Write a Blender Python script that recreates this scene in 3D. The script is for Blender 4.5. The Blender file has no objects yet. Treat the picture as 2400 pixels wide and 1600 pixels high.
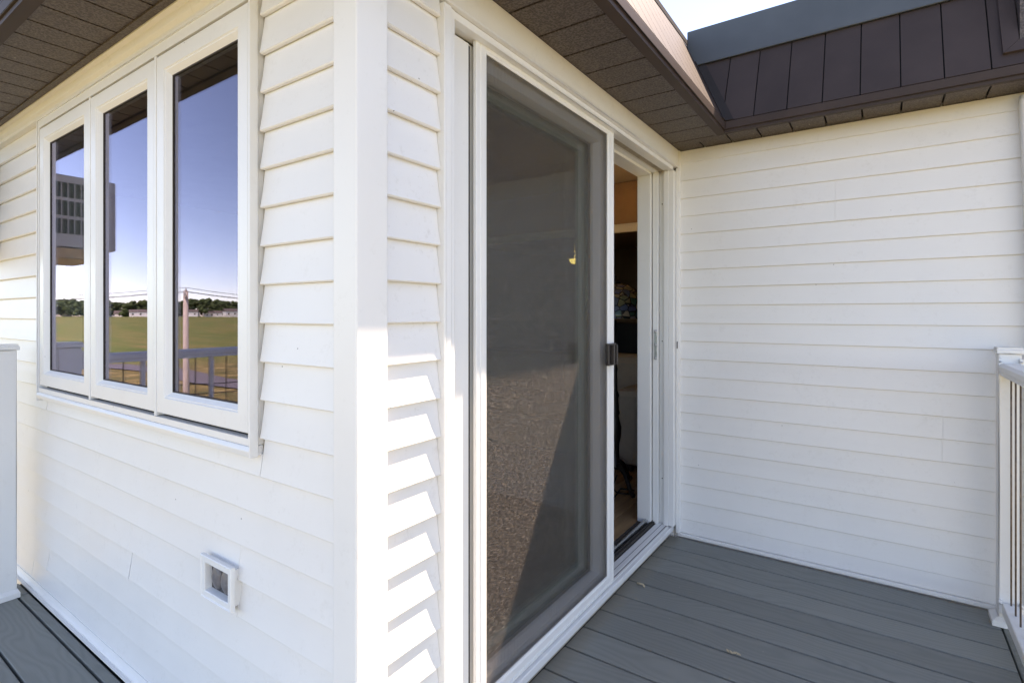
import bpy, bmesh, math, random
from mathutils import Vector, Matrix, noise

random.seed(7)
sc = bpy.context.scene
col = sc.collection

# ------------------------------------------------------------------ camera
CAM_H = 1.27
cam_d = bpy.data.cameras.new('camera')
cam = bpy.data.objects.new('camera', cam_d)
col.objects.link(cam)
cam.location = (0, 0, CAM_H)
cam.rotation_euler = (math.radians(90), 0, math.radians(34.643))
cam_d.sensor_width = 36.0
cam_d.lens = 36.0 * 1252.4 / 2400.0
cam_d.shift_y = -64.0 / 2400.0
cam_d.clip_start = 0.02
cam_d.clip_end = 6000
sc.camera = cam

# ------------------------------------------------------------------ sky + sun
S = Vector((1 / 3.42, 1 / 1.585, 1.0)).normalized()      # direction to the sun
SUN_EL = math.asin(S.z)
SUN_ROT = math.atan2(S.x, S.y)
world = bpy.data.worlds.new('World')
sc.world = world
world.use_nodes = True
wn = world.node_tree.nodes
wl = world.node_tree.links
for n in list(wn):
    wn.remove(n)
sky = wn.new('ShaderNodeTexSky')
sky.sky_type = 'NISHITA'
sky.sun_disc = False
sky.sun_elevation = SUN_EL
sky.sun_rotation = SUN_ROT
sky.altitude = 500
sky.air_density = 0.65
sky.dust_density = 0.1
sky.ozone_density = 1.5
bg = wn.new('ShaderNodeBackground')
bg.inputs['Strength'].default_value = 0.15
wo = wn.new('ShaderNodeOutputWorld')
wl.new(sky.outputs[0], bg.inputs['Color'])
wl.new(bg.outputs[0], wo.inputs['Surface'])

sun_d = bpy.data.lights.new('sun', 'SUN')
sun_d.energy = 2.7
sun_d.angle = math.radians(0.53)
sun_d.color = (1.0, 0.95, 0.88)
sun = bpy.data.objects.new('sun', sun_d)
col.objects.link(sun)
sun.location = (4, 8, 14)
sun.rotation_euler = S.to_track_quat('Z', 'Y').to_euler()

sc.view_settings.view_transform = 'Standard'
sc.view_settings.look = 'None'
sc.view_settings.gamma = 1.0
sc.view_settings.use_curve_mapping = False
sc.view_settings.exposure = 2.13
sc.view_settings.use_white_balance = True      # camera balanced for open shade
sc.view_settings.white_balance_temperature = 8600
sc.view_settings.white_balance_tint = 19
sc.render.engine = 'CYCLES'
sc.cycles.max_bounces = 14
sc.cycles.diffuse_bounces = 6
sc.cycles.glossy_bounces = 6
sc.cycles.transmission_bounces = 8
sc.cycles.transparent_max_bounces = 16
sc.cycles.use_denoising = True


# ------------------------------------------------------------------ materials
def nodes_of(name):
    m = bpy.data.materials.new(name)
    m.use_nodes = True
    nt = m.node_tree
    b = nt.nodes['Principled BSDF']
    return m, nt, b


def coords(nt, scale=(1, 1, 1)):
    tc = nt.nodes.new('ShaderNodeTexCoord')
    mp = nt.nodes.new('ShaderNodeMapping')
    mp.inputs['Scale'].default_value = scale
    nt.links.new(tc.outputs['Object'], mp.inputs['Vector'])
    return mp.outputs['Vector']


def nz(nt, vec, scale, detail=4, rough=0.55):
    n = nt.nodes.new('ShaderNodeTexNoise')
    n.inputs['Scale'].default_value = scale
    n.inputs['Detail'].default_value = detail
    n.inputs['Roughness'].default_value = rough
    nt.links.new(vec, n.inputs['Vector'])
    return n.outputs['Fac']


def ramp(nt, fac, stops):
    r = nt.nodes.new('ShaderNodeValToRGB')
    e = r.color_ramp.elements
    while len(e) < len(stops):
        e.new(0.5)
    for i, (p, c) in enumerate(stops):
        e[i].position = p
        e[i].color = (c[0], c[1], c[2], 1)
    nt.links.new(fac, r.inputs['Fac'])
    return r.outputs['Color']


def mathn(nt, op, a, b=None, clamp=False):
    n = nt.nodes.new('ShaderNodeMath')
    n.operation = op
    n.use_clamp = clamp
    for i, v in enumerate((a, b)):
        if v is None:
            continue
        if isinstance(v, (int, float)):
            n.inputs[i].default_value = v
        else:
            nt.links.new(v, n.inputs[i])
    return n.outputs[0]


def mixc(nt, fac, a, b, mode='MIX'):
    n = nt.nodes.new('ShaderNodeMix')
    n.data_type = 'RGBA'
    n.blend_type = mode
    if isinstance(fac, (int, float)):
        n.inputs['Factor'].default_value = fac
    else:
        nt.links.new(fac, n.inputs['Factor'])
    for k, v in (('A', a), ('B', b)):
        s = [i for i in n.inputs if i.name == k and i.type == 'RGBA'][0]
        if isinstance(v, (tuple, list)):
            s.default_value = (v[0], v[1], v[2], 1)
        else:
            nt.links.new(v, s)
    return [o for o in n.outputs if o.type == 'RGBA'][0]


def bumpn(nt, b, height, strength, dist=0.002):
    n = nt.nodes.new('ShaderNodeBump')
    n.inputs['Strength'].default_value = strength
    n.inputs['Distance'].default_value = dist
    nt.links.new(height, n.inputs['Height'])
    nt.links.new(n.outputs['Normal'], b.inputs['Normal'])


def plain(name, c, rough=0.5, metal=0.0, var=0.08, vscale=6.0, bump=0.1, bscale=120.0,
          stretch=(1, 1, 1), spec=0.5, rand=0.0):
    m, nt, b = nodes_of(name)
    v = coords(nt, stretch)
    f = nz(nt, v, vscale, 5)
    lo = tuple(x * (1 - var) for x in c)
    hi = tuple(min(1, x * (1 + var)) for x in c)
    cc = ramp(nt, f, [(0.3, lo), (0.7, hi)])
    if rand:
        oi = nt.nodes.new('ShaderNodeObjectInfo')
        k = mathn(nt, 'MULTIPLY_ADD', oi.outputs['Random'], rand)
        nt.nodes[-1].inputs[2].default_value = 1 - rand / 2
        cc = mixc(nt, 1.0, cc, k, 'MULTIPLY')
    nt.links.new(cc, b.inputs['Base Color'])
    b.inputs['Roughness'].default_value = rough
    b.inputs['Metallic'].default_value = metal
    b.inputs['Specular IOR Level'].default_value = spec
    if bump:
        bumpn(nt, b, nz(nt, v, bscale, 3), bump, 0.0015)
    return m


def vinyl_mat(name, c, rough=0.42, dirt=1.0, grain=(1, 1, 1)):
    m, nt, b = nodes_of(name)
    v = coords(nt)
    big = nz(nt, v, 2.3, 5, 0.6)
    base = ramp(nt, big, [(0.25, tuple(x * 0.955 for x in c)), (0.6, c), (0.85, tuple(min(1, x * 1.02) for x in c))])
    # grimy patches
    g1 = nz(nt, v, 9.0, 6, 0.7)
    g2 = nz(nt, v, 60.0, 3, 0.7)
    gm = mathn(nt, 'MULTIPLY', g1, g2)
    gfac = ramp(nt, gm, [(0.30, (0, 0, 0)), (0.46, (0.34 * dirt,) * 3)])
    base = mixc(nt, gfac, base, (0.50, 0.46, 0.40))
    # fly specks
    vo = nt.nodes.new('ShaderNodeTexVoronoi')
    vo.inputs['Scale'].default_value = 26.0
    nt.links.new(v, vo.inputs['Vector'])
    small = mathn(nt, 'LESS_THAN', vo.outputs['Distance'], 0.055)
    sep = nt.nodes.new('ShaderNodeSeparateColor')
    nt.links.new(vo.outputs['Color'], sep.inputs[0])
    rare = mathn(nt, 'GREATER_THAN', sep.outputs[0], 1 - 0.07 * dirt)
    sp = mathn(nt, 'MULTIPLY', small, rare)
    base = mixc(nt, mathn(nt, 'MULTIPLY', sp, 0.8), base, (0.12, 0.09, 0.07))
    nt.links.new(base, b.inputs['Base Color'])
    rr = mathn(nt, 'MULTIPLY_ADD', big, 0.2)
    nt.nodes[-1].inputs[2].default_value = rough - 0.1
    nt.links.new(rr, b.inputs['Roughness'])
    v2 = coords(nt, grain)
    bumpn(nt, b, nz(nt, v2, 90, 3), 0.12, 0.0012)
    return m


VW = (0.81, 0.79, 0.76)
M = {}
M['vinyl_x'] = vinyl_mat('white_vinyl_siding', VW, 0.42, 0.5, (0.12, 1, 1))
M['vinyl_y'] = vinyl_mat('white_vinyl_siding_short', VW, 0.42, 1.1, (1, 0.12, 1))
M['trim'] = vinyl_mat('white_trim', (0.80, 0.785, 0.755), 0.38, 0.5, (1, 1, 0.15))
M['frame'] = vinyl_mat('white_frame_plastic', (0.81, 0.80, 0.775), 0.33, 0.35, (1, 1, 0.3))
M['jchan'] = plain('tan_channel', (0.42, 0.37, 0.30), 0.5, var=0.25, vscale=30)  # dark tan, so the window's side channel reads as a gap
M['header'] = vinyl_mat('white_header', (0.78, 0.75, 0.70), 0.4, 0.7, (1, 0.1, 1))
M['deckdark'] = plain('under_deck_shadow_board', (0.03, 0.028, 0.026), 0.9)
M['coping'] = plain('slate_metal_coping', (0.058, 0.068, 0.077), 0.40, 0.0, 0.12, 5, 0.08, 260, spec=0.6)
M['brown'] = plain('brown_metal_panel', (0.056, 0.039, 0.034), 0.55, 0.0, 0.12, 5, 0.10, 300, spec=0.2, rand=0.14)
M['flash'] = plain('dark_flashing', (0.035, 0.029, 0.028), 0.75, spec=0.2)
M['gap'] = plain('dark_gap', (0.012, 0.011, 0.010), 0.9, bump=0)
M['rubber'] = plain('black_brush_strip', (0.05, 0.042, 0.036), 0.9, var=0.3, vscale=200)
M['metal'] = plain('brushed_steel', (0.55, 0.55, 0.56), 0.3, 1.0, 0.1, 40)
M['handle'] = plain('dark_brown_plastic', (0.035, 0.029, 0.027), 0.35, 0, 0.15)
M['roofing'] = plain('roof_membrane', (0.10, 0.10, 0.10), 0.9)
M['rod'] = plain('bronze_rod', (0.16, 0.115, 0.085), 0.55, 0.3, 0.35, 60)
M['woodbeam'] = plain('raw_pine', (0.52, 0.36, 0.20), 0.7, 0, 0.25, 14, 0.2, 80, (0.2, 1, 1))
M['acgrey'] = plain('beige_grey_enamel', (0.50, 0.48, 0.45), 0.45)
M['acdark'] = plain('dark_louvre', (0.03, 0.05, 0.04), 0.5)
M['tan'] = plain('tan_paint', (0.30, 0.19, 0.115), 0.7, 0, 0.12)
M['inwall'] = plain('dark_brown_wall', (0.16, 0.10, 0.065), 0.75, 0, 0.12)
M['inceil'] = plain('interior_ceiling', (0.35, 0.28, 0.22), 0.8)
M['sofa'] = plain('cream_fabric', (0.48, 0.43, 0.36), 0.9, 0, 0.05, 30, 0.3, 500)
M['iron'] = plain('black_iron', (0.03, 0.028, 0.026), 0.4, 0.5)
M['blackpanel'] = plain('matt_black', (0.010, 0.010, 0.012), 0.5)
M['pole'] = plain('weathered_pole', (0.60, 0.50, 0.43), 0.85, 0, 0.2, 6, 0.3, 40, (3, 3, 0.3))
M['wire'] = plain('wire_black', (0.03, 0.03, 0.035), 0.6, bump=0)
M['ceramic'] = plain('porcelain', (0.45, 0.42, 0.40), 0.3)
M['asphalt'] = plain('worn_asphalt', (0.20, 0.18, 0.19), 0.9, 0, 0.12, 0.5)
M['farwhite'] = plain('far_white_paint', (0.85, 0.83, 0.80), 0.7)
M['farroof'] = plain('far_roof', (0.16, 0.13, 0.12), 0.8)
M['farglass'] = plain('far_window', (0.04, 0.05, 0.06), 0.2)
M['ventflap'] = plain('grey_plastic_flap', (0.16, 0.15, 0.155), 0.35, 0, 0.3, 40)
M['twig'] = plain('dry_leaf', (0.55, 0.45, 0.30), 0.8)


def soffit_mat():
    m, nt, b = nodes_of('brown_textured_soffit')
    v = coords(nt)
    f1 = nz(nt, v, 140, 3, 0.6)
    f2 = nz(nt, v, 7, 5, 0.6)
    c = ramp(nt, f1, [(0.43, (0.052, 0.037, 0.031)), (0.60, (0.155, 0.120, 0.105))])  # pale end of the ramp paints pebble highlights into the colour
    c = mixc(nt, mathn(nt, 'MULTIPLY', f2, 0.5), c, (0.062, 0.047, 0.041))
    vo = nt.nodes.new('ShaderNodeTexVoronoi')
    vo.inputs['Scale'].default_value = 55
    nt.links.new(v, vo.inputs['Vector'])
    sep = nt.nodes.new('ShaderNodeSeparateColor')
    nt.links.new(vo.outputs['Color'], sep.inputs[0])
    cl = ramp(nt, nz(nt, v, 3.1, 3), [(0.52, (0, 0, 0)), (0.62, (1, 1, 1))])
    s = mathn(nt, 'MULTIPLY', mathn(nt, 'LESS_THAN', vo.outputs['Distance'], 0.20),
              mathn(nt, 'GREATER_THAN', sep.outputs[0], 0.86))
    s = mathn(nt, 'MULTIPLY', s, cl)
    c = mixc(nt, mathn(nt, 'MULTIPLY', s, 0.55), c, (0.5, 0.45, 0.40))
    nt.links.new(c, b.inputs['Base Color'])
    b.inputs['Roughness'].default_value = 0.5
    bumpn(nt, b, f1, 1.0, 0.003)
    return m


def deck_mat():
    m, nt, b = nodes_of('grey_composite_board')
    oi = nt.nodes.new('ShaderNodeObjectInfo')
    tc = nt.nodes.new('ShaderNodeTexCoord')
    off = nt.nodes.new('ShaderNodeVectorMath')
    off.operation = 'ADD'
    cmb = nt.nodes.new('ShaderNodeCombineXYZ')
    nt.links.new(mathn(nt, 'MULTIPLY', oi.outputs['Random'], 37.0), cmb.inputs[0])
    nt.links.new(mathn(nt, 'MULTIPLY', oi.outputs['Random'], 3.0), cmb.inputs[2])
    nt.links.new(tc.outputs['Object'], off.inputs[0])
    nt.links.new(cmb.outputs[0], off.inputs[1])
    mp = nt.nodes.new('ShaderNodeMapping')
    mp.inputs['Scale'].default_value = (0.30, 1.0, 1.0)
    nt.links.new(off.outputs[0], mp.inputs['Vector'])
    w = nt.nodes.new('ShaderNodeTexWave')
    w.wave_type = 'BANDS'
    w.bands_direction = 'Y'
    w.inputs['Scale'].default_value = 11
    w.inputs['Distortion'].default_value = 46
    w.inputs['Detail'].default_value = 2
    w.inputs['Detail Scale'].default_value = 0.42
    nt.links.new(mp.outputs[0], w.inputs['Vector'])
    mp2 = nt.nodes.new('ShaderNodeMapping')
    mp2.inputs['Scale'].default_value = (4, 60, 60)
    nt.links.new(off.outputs[0], mp2.inputs['Vector'])
    fine = nz(nt, mp2.outputs[0], 3.0, 4, 0.6)
    blot = nz(nt, tc.outputs['Object'], 3.5, 5, 0.6)
    c = ramp(nt, w.outputs['Fac'], [(0.0, (0.190, 0.200, 0.180)), (0.5, (0.210, 0.220, 0.197)), (1.0, (0.222, 0.231, 0.208))])
    c = mixc(nt, mathn(nt, 'MULTIPLY', blot, 0.35), c, (0.235, 0.225, 0.20))
    k = mathn(nt, 'MULTIPLY_ADD', oi.outputs['Random'], 0.22)
    nt.nodes[-1].inputs[2].default_value = 0.89
    c = mixc(nt, 1.0, c, k, 'MULTIPLY')
    # tan weathering right along the door sill
    sp = nt.nodes.new('ShaderNodeSeparateXYZ')
    nt.links.new(tc.outputs['Object'], sp.inputs[0])
    d = mathn(nt, 'ADD', sp.outputs[0], 0.985)
    d = mathn(nt, 'ADD', d, mathn(nt, 'MULTIPLY', nz(nt, tc.outputs['Object'], 45, 3), -0.06))
    wf = ramp(nt, d, [(0.0, (0.45, 0.45, 0.45)), (0.05, (0, 0, 0))])
    gy = ramp(nt, mathn(nt, 'MULTIPLY', sp.outputs[1], 0.3), [(0.30, (0, 0, 0)), (0.34, (1, 1, 1))])
    wf = mathn(nt, 'MULTIPLY', wf, gy)
    c = mixc(nt, wf, c, (0.24, 0.20, 0.14))
    # pale crumbs
    vo = nt.nodes.new('ShaderNodeTexVoronoi')
    vo.inputs['Scale'].default_value = 22
    nt.links.new(tc.outputs['Object'], vo.inputs['Vector'])
    sep = nt.nodes.new('ShaderNodeSeparateColor')
    nt.links.new(vo.outputs['Color'], sep.inputs[0])
    s = mathn(nt, 'MULTIPLY', mathn(nt, 'LESS_THAN', vo.outputs['Distance'], 0.05), mathn(nt, 'GREATER_THAN', sep.outputs[0], 0.90))
    c = mixc(nt, mathn(nt, 'MULTIPLY', s, 0.6), c, (0.42, 0.38, 0.30))
    nt.links.new(c, b.inputs['Base Color'])
    b.inputs['Roughness'].default_value = 0.58
    h = mathn(nt, 'ADD', mathn(nt, 'MULTIPLY', w.outputs['Fac'], 0.6), fine)
    bumpn(nt, b, h, 0.35, 0.0016)
    return m


def glass_mat(name, f0, tint, body):
    m, nt, b = nodes_of(name)
    nt.nodes.remove(b)
    out = [n for n in nt.nodes if n.type == 'OUTPUT_MATERIAL'][0]
    lw = nt.nodes.new('ShaderNodeLayerWeight')
    lw.inputs['Blend'].default_value = 0.5
    p5 = mathn(nt, 'POWER', lw.outputs['Facing'], 5.0)
    F = mathn(nt, 'MULTIPLY_ADD', p5, 1 - f0)
    nt.nodes[-1].inputs[2].default_value = f0
    tr = nt.nodes.new('ShaderNodeBsdfTransparent')
    tr.inputs['Color'].default_value = (*body, 1)
    gl = nt.nodes.new('ShaderNodeBsdfGlossy')
    gl.inputs['Color'].default_value = (*tint, 1)
    gl.inputs['Roughness'].default_value = 0.0
    v = coords(nt)
    bn = nt.nodes.new('ShaderNodeBump')
    bn.inputs['Strength'].default_value = 0.10
    bn.inputs['Distance'].default_value = 0.003
    nt.links.new(nz(nt, v, 2.5, 1), bn.inputs['Height'])
    nt.links.new(bn.outputs['Normal'], gl.inputs['Normal'])
    mx = nt.nodes.new('ShaderNodeMixShader')
    nt.links.new(F, mx.inputs[0])
    nt.links.new(tr.outputs[0], mx.inputs[1])
    nt.links.new(gl.outputs[0], mx.inputs[2])
    nt.links.new(mx.outputs[0], out.inputs['Surface'])
    return m


def mesh_screen_mat():
    m, nt, b = nodes_of('charcoal_insect_mesh')
    out = [n for n in nt.nodes if n.type == 'OUTPUT_MATERIAL'][0]
    # round threads: surface normals scattered at thread scale, in short slanted runs
    tc = nt.nodes.new('ShaderNodeTexCoord')
    mp = nt.nodes.new('ShaderNodeMapping')
    mp.inputs['Rotation'].default_value = (math.radians(-28), 0, 0)
    mp.inputs['Scale'].default_value = (1, 38, 330)
    nt.links.new(tc.outputs['Object'], mp.inputs['Vector'])
    st = nt.nodes.new('ShaderNodeTexNoise')
    st.inputs['Scale'].default_value = 1.6
    st.inputs['Detail'].default_value = 3
    nt.links.new(mp.outputs[0], st.inputs['Vector'])
    fine = nt.nodes.new('ShaderNodeTexNoise')
    fine.inputs['Scale'].default_value = 900
    fine.inputs['Detail'].default_value = 1
    nt.links.new(tc.outputs['Object'], fine.inputs['Vector'])

    def vm(op, a, b):
        n = nt.nodes.new('ShaderNodeVectorMath')
        n.operation = op
        for i, v in enumerate((a, b)):
            if v is None:
                continue
            if isinstance(v, tuple):
                n.inputs[i].default_value = v
            else:
                nt.links.new(v, n.inputs[i])
        return n.outputs[0]
    t1 = vm('MULTIPLY', vm('SUBTRACT', st.outputs['Color'], (0.5, 0.5, 0.5)), (0, 10, 10))
    t2 = vm('MULTIPLY', vm('SUBTRACT', fine.outputs['Color'], (0.5, 0.5, 0.5)), (0, 7, 7))
    geo = nt.nodes.new('ShaderNodeNewGeometry')
    nrm = vm('NORMALIZE', vm('ADD', vm('ADD', geo.outputs['Normal'], t1), t2), None)
    df = nt.nodes.new('ShaderNodeBsdfDiffuse')
    nt.links.new(ramp(nt, st.outputs['Fac'], [(0.40, (0.125, 0.108, 0.098)), (0.57, (0.160, 0.138, 0.124)), (0.70, (0.36, 0.31, 0.27))]), df.inputs['Color'])  # pale streak peaks paint sun glints into the thread colour
    nt.links.new(nrm, df.inputs['Normal'])
    nt.nodes.remove(b)
    tr = nt.nodes.new('ShaderNodeBsdfTransparent')
    mx = nt.nodes.new('ShaderNodeMixShader')
    wv = nt.nodes.new('ShaderNodeTexWave')
    wv.bands_direction = 'Y'
    wv.inputs['Scale'].default_value = 17
    wv.inputs['Distortion'].default_value = 0.8
    nt.links.new(tc.outputs['Object'], wv.inputs['Vector'])
    k = mathn(nt, 'MULTIPLY_ADD', wv.outputs['Fac'], 0.02)
    nt.nodes[-1].inputs[2].default_value = 0.35
    nt.links.new(k, mx.inputs[0])
    nt.links.new(tr.outputs[0], mx.inputs[1])
    nt.links.new(df.outputs[0], mx.inputs[2])
    nt.links.new(mx.outputs[0], out.inputs['Surface'])
    return m


def stained_mat():
    m, nt, b = nodes_of('stained_glass')
    v = coords(nt)
    vo = nt.nodes.new('ShaderNodeTexVoronoi')
    vo.inputs['Scale'].default_value = 22
    nt.links.new(v, vo.inputs['Vector'])
    sep = nt.nodes.new('ShaderNodeSeparateColor')
    nt.links.new(vo.outputs['Color'], sep.inputs[0])
    c = ramp(nt, sep.outputs[0], [(0.0, (0.05, 0.06, 0.12)), (0.3, (0.22, 0.18, 0.10)), (0.55, (0.03, 0.09, 0.05)),
                                 (0.75, (0.08, 0.09, 0.17)), (1.0, (0.27, 0.22, 0.14))])
    ve = nt.nodes.new('ShaderNodeTexVoronoi')
    ve.feature = 'DISTANCE_TO_EDGE'
    ve.inputs['Scale'].default_value = 22
    nt.links.new(v, ve.inputs['Vector'])
    lead = mathn(nt, 'LESS_THAN', ve.outputs['Distance'], 0.06)
    c = mixc(nt, lead, c, (0.015, 0.015, 0.015))
    nt.links.new(c, b.inputs['Base Color'])
    b.inputs['Roughness'].default_value = 0.25
    return m


def wood_floor_mat():
    m, nt, b = nodes_of('oak_floor')
    v = coords(nt, (14, 0.9, 1))
    f = nz(nt, v, 3, 5)
    c = ramp(nt, f, [(0.3, (0.30, 0.17, 0.085)), (0.7, (0.46, 0.29, 0.15))])
    oi = nt.nodes.new('ShaderNodeObjectInfo')
    k = mathn(nt, 'MULTIPLY_ADD', oi.outputs['Random'], 0.3)
    nt.nodes[-1].inputs[2].default_value = 0.82
    c = mixc(nt, 1.0, c, k, 'MULTIPLY')
    nt.links.new(c, b.inputs['Base Color'])
    b.inputs['Roughness'].default_value = 0.4
    return m


def ground_mat():
    m, nt, b = nodes_of('grass_field')
    tc = nt.nodes.new('ShaderNodeTexCoord')
    pos = tc.outputs['Object']
    n1 = nz(nt, pos, 0.035, 6, 0.6)
    mp = nt.nodes.new('ShaderNodeMapping')
    mp.inputs['Rotation'].default_value = (0, 0, math.radians(30))
    mp.inputs['Scale'].default_value = (0.02, 0.25, 1)
    nt.links.new(pos, mp.inputs['Vector'])
    n2 = nz(nt, mp.outputs[0], 1.4, 5, 0.6)
    n3 = nz(nt, pos, 0.4, 5, 0.65)
    far = ramp(nt, n2, [(0.35, (0.12, 0.175, 0.025)), (0.50, (0.18, 0.20, 0.035)), (0.64, (0.30, 0.23, 0.07))])
    near = ramp(nt, n3, [(0.38, (0.15, 0.14, 0.04)), (0.53, (0.27, 0.20, 0.06)), (0.66, (0.46, 0.34, 0.13))])
    ln = nt.nodes.new('ShaderNodeVectorMath')
    ln.operation = 'LENGTH'
    nt.links.new(pos, ln.inputs[0])
    d = mathn(nt, 'ADD', mathn(nt, 'MULTIPLY', ln.outputs['Value'], 0.005), mathn(nt, 'MULTIPLY', n1, 0.16))
    fac = ramp(nt, d, [(0.50, (0, 0, 0)), (0.60, (1, 1, 1))])
    c = mixc(nt, fac, near, far)
    nt.links.new(c, b.inputs['Base Color'])
    b.inputs['Roughness'].default_value = 0.95
    return m


def leaf_mat():
    m, nt, b = nodes_of('woodland_leaves')
    v = coords(nt)
    c = ramp(nt, nz(nt, v, 0.12, 4), [(0.3, (0.03, 0.055, 0.018)), (0.7, (0.075, 0.105, 0.03))])
    nt.links.new(c, b.inputs['Base Color'])
    b.inputs['Roughness'].default_value = 0.9
    return m


M['soffit'] = soffit_mat()
M['deck'] = deck_mat()
M['winglass'] = glass_mat('window_glass', 0.12, (0.86, 0.79, 1.0), (0.72, 0.76, 0.74))
M['doorglass'] = glass_mat('door_glass', 0.14, (0.95, 0.97, 1.0), (0.78, 0.84, 0.80))
M['screen'] = mesh_screen_mat()
M['stained'] = stained_mat()
M['oak'] = wood_floor_mat()
M['ground'] = ground_mat()
M['leaf'] = leaf_mat()
glow, nt_, b_ = nodes_of('warm_lamp_glow')
b_.inputs['Base Color'].default_value = (0.9, 0.7, 0.4, 1)
b_.inputs['Emission Color'].default_value = (1.0, 0.68, 0.24, 1)
b_.inputs['Emission Strength'].default_value = 1.8
M['glow'] = glow
bulb_m, nt_, b_ = nodes_of('lamp_bulb')
b_.inputs['Emission Color'].default_value = (1.0, 0.74, 0.42, 1)
b_.inputs['Emission Strength'].default_value = 420.0
M['bulb'] = bulb_m


# ------------------------------------------------------------------ object helpers
def tag(o, label=None, cat=None, group=None, kind=None):
    if label:
        o['label'] = label
    if cat:
        o['category'] = cat
    if group:
        o['group'] = group
    if kind:
        o['kind'] = kind
    return o


def link(name, me, mat, parent=None, smooth=False):
    o = bpy.data.objects.new(name, me)
    if mat is not None and not me.materials:
        me.materials.append(M[mat] if isinstance(mat, str) else mat)
    col.objects.link(o)
    if parent is not None:
        o.parent = parent
        if parent.type == 'EMPTY':
            o.matrix_parent_inverse = Matrix.Translation(-Vector(parent.location))
    if smooth:
        for p in me.polygons:
            p.use_smooth = True
    return o


def empty(name, loc, label=None, cat=None, group=None, kind=None):
    o = bpy.data.objects.new(name, None)
    o.location = loc
    o.empty_display_size = 0.1
    col.objects.link(o)
    return tag(o, label, cat, group, kind)


def finish(bm, name):
    bmesh.ops.recalc_face_normals(bm, faces=bm.faces)
    me = bpy.data.meshes.new(name)
    bm.to_mesh(me)
    bm.free()
    return me


def add_box(bm, x0, x1, y0, y1, z0, z1, bev=0.0, seg=2):
    if x0 > x1: x0, x1 = x1, x0
    if y0 > y1: y0, y1 = y1, y0
    if z0 > z1: z0, z1 = z1, z0
    vs = [bm.verts.new((x, y, z)) for z in (z0, z1) for y in (y0, y1) for x in (x0, x1)]
    fs = [(0, 1, 3, 2), (4, 5, 7, 6), (0, 1, 5, 4), (2, 3, 7, 6), (0, 2, 6, 4), (1, 3, 7, 5)]
    faces = [bm.faces.new([vs[i] for i in f]) for f in fs]
    if bev:
        bev = min(bev, 0.45 * min(x1 - x0, y1 - y0, z1 - z0))
        ed = list({e for f in faces for e in f.edges})
        bmesh.ops.bevel(bm, geom=ed, offset=bev, segments=seg, profile=0.5, affect='EDGES')


def box(name, x0, x1, y0, y1, z0, z1, mat, parent=None, bev=0.0):
    bm = bmesh.new()
    add_box(bm, x0, x1, y0, y1, z0, z1, bev)
    return link(name, finish(bm, name), mat, parent)


def boxes(name, lst, mat, parent=None, bev=0.0):
    bm = bmesh.new()
    for b in lst:
        add_box(bm, *b, bev)
    return link(name, finish(bm, name), mat, parent)


def add_prism(bm, pts, off):
    off = Vector(off)
    a = [bm.verts.new(p) for p in pts]
    b = [bm.verts.new(Vector(p) + off) for p in pts]
    n = len(pts)
    bm.faces.new(a)
    bm.faces.new(b[::-1])
    for i in range(n):
        bm.faces.new((a[i], a[(i + 1) % n], b[(i + 1) % n], b[i]))


def prism(name, pts, off, mat, parent=None, bev=0.0):
    bm = bmesh.new()
    add_prism(bm, pts, off)
    if bev:
        bmesh.ops.bevel(bm, geom=list(bm.edges), offset=bev, segments=2, profile=0.5, affect='EDGES')
    return link(name, finish(bm, name), mat, parent)


def add_tube(bm, pts, rad, n=8):
    pts = [Vector(p) for p in pts]
    rings = []
    for i, p in enumerate(pts):
        t = (pts[min(i + 1, len(pts) - 1)] - pts[max(i - 1, 0)]).normalized()
        up = Vector((0, 0, 1)) if abs(t.z) < 0.9 else Vector((1, 0, 0))
        u = t.cross(up).normalized()
        w = t.cross(u)
        r = rad[i] if isinstance(rad, (list, tuple)) else rad
        rings.append([bm.verts.new(p + (u * math.cos(a) + w * math.sin(a)) * r)
                      for a in [2 * math.pi * k / n for k in range(n)]])
    for a, b in zip(rings, rings[1:]):
        for k in range(n):
            bm.faces.new((a[k], a[(k + 1) % n], b[(k + 1) % n], b[k]))
    bm.faces.new(rings[0])
    bm.faces.new(rings[-1][::-1])


def tube(name, pts, rad, mat, parent=None, n=8):
    bm = bmesh.new()
    add_tube(bm, pts, rad, n)
    return link(name, finish(bm, name), mat, parent, True)


def add_lathe(bm, c, prof, n=24):
    rings = []
    for r, z in prof:
        rings.append([bm.verts.new((c[0] + r * math.cos(2 * math.pi * k / n), c[1] + r * math.sin(2 * math.pi * k / n), c[2] + z))
                      for k in range(n)])
    for a, b in zip(rings, rings[1:]):
        for k in range(n):
            bm.faces.new((a[k], a[(k + 1) % n], b[(k + 1) % n], b[k]))
    bm.faces.new(rings[0])
    bm.faces.new(rings[-1][::-1])


def lathe(name, c, prof, mat, parent=None, n=24):
    bm = bmesh.new()
    add_lathe(bm, c, prof, n)
    return link(name, finish(bm, name), mat, parent, True)


def clip(poly, p, n):
    out = []
    for i in range(len(poly)):
        a, b = poly[i], poly[(i + 1) % len(poly)]
        da = (a[0] - p[0]) * n[0] + (a[1] - p[1]) * n[1]
        db = (b[0] - p[0]) * n[0] + (b[1] - p[1]) * n[1]
        if da >= 0:
            out.append(a)
        if (da >= 0) != (db >= 0):
            t = da / (da - db)
            out.append((a[0] + (b[0] - a[0]) * t, a[1] + (b[1] - a[1]) * t))
    return out


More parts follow.
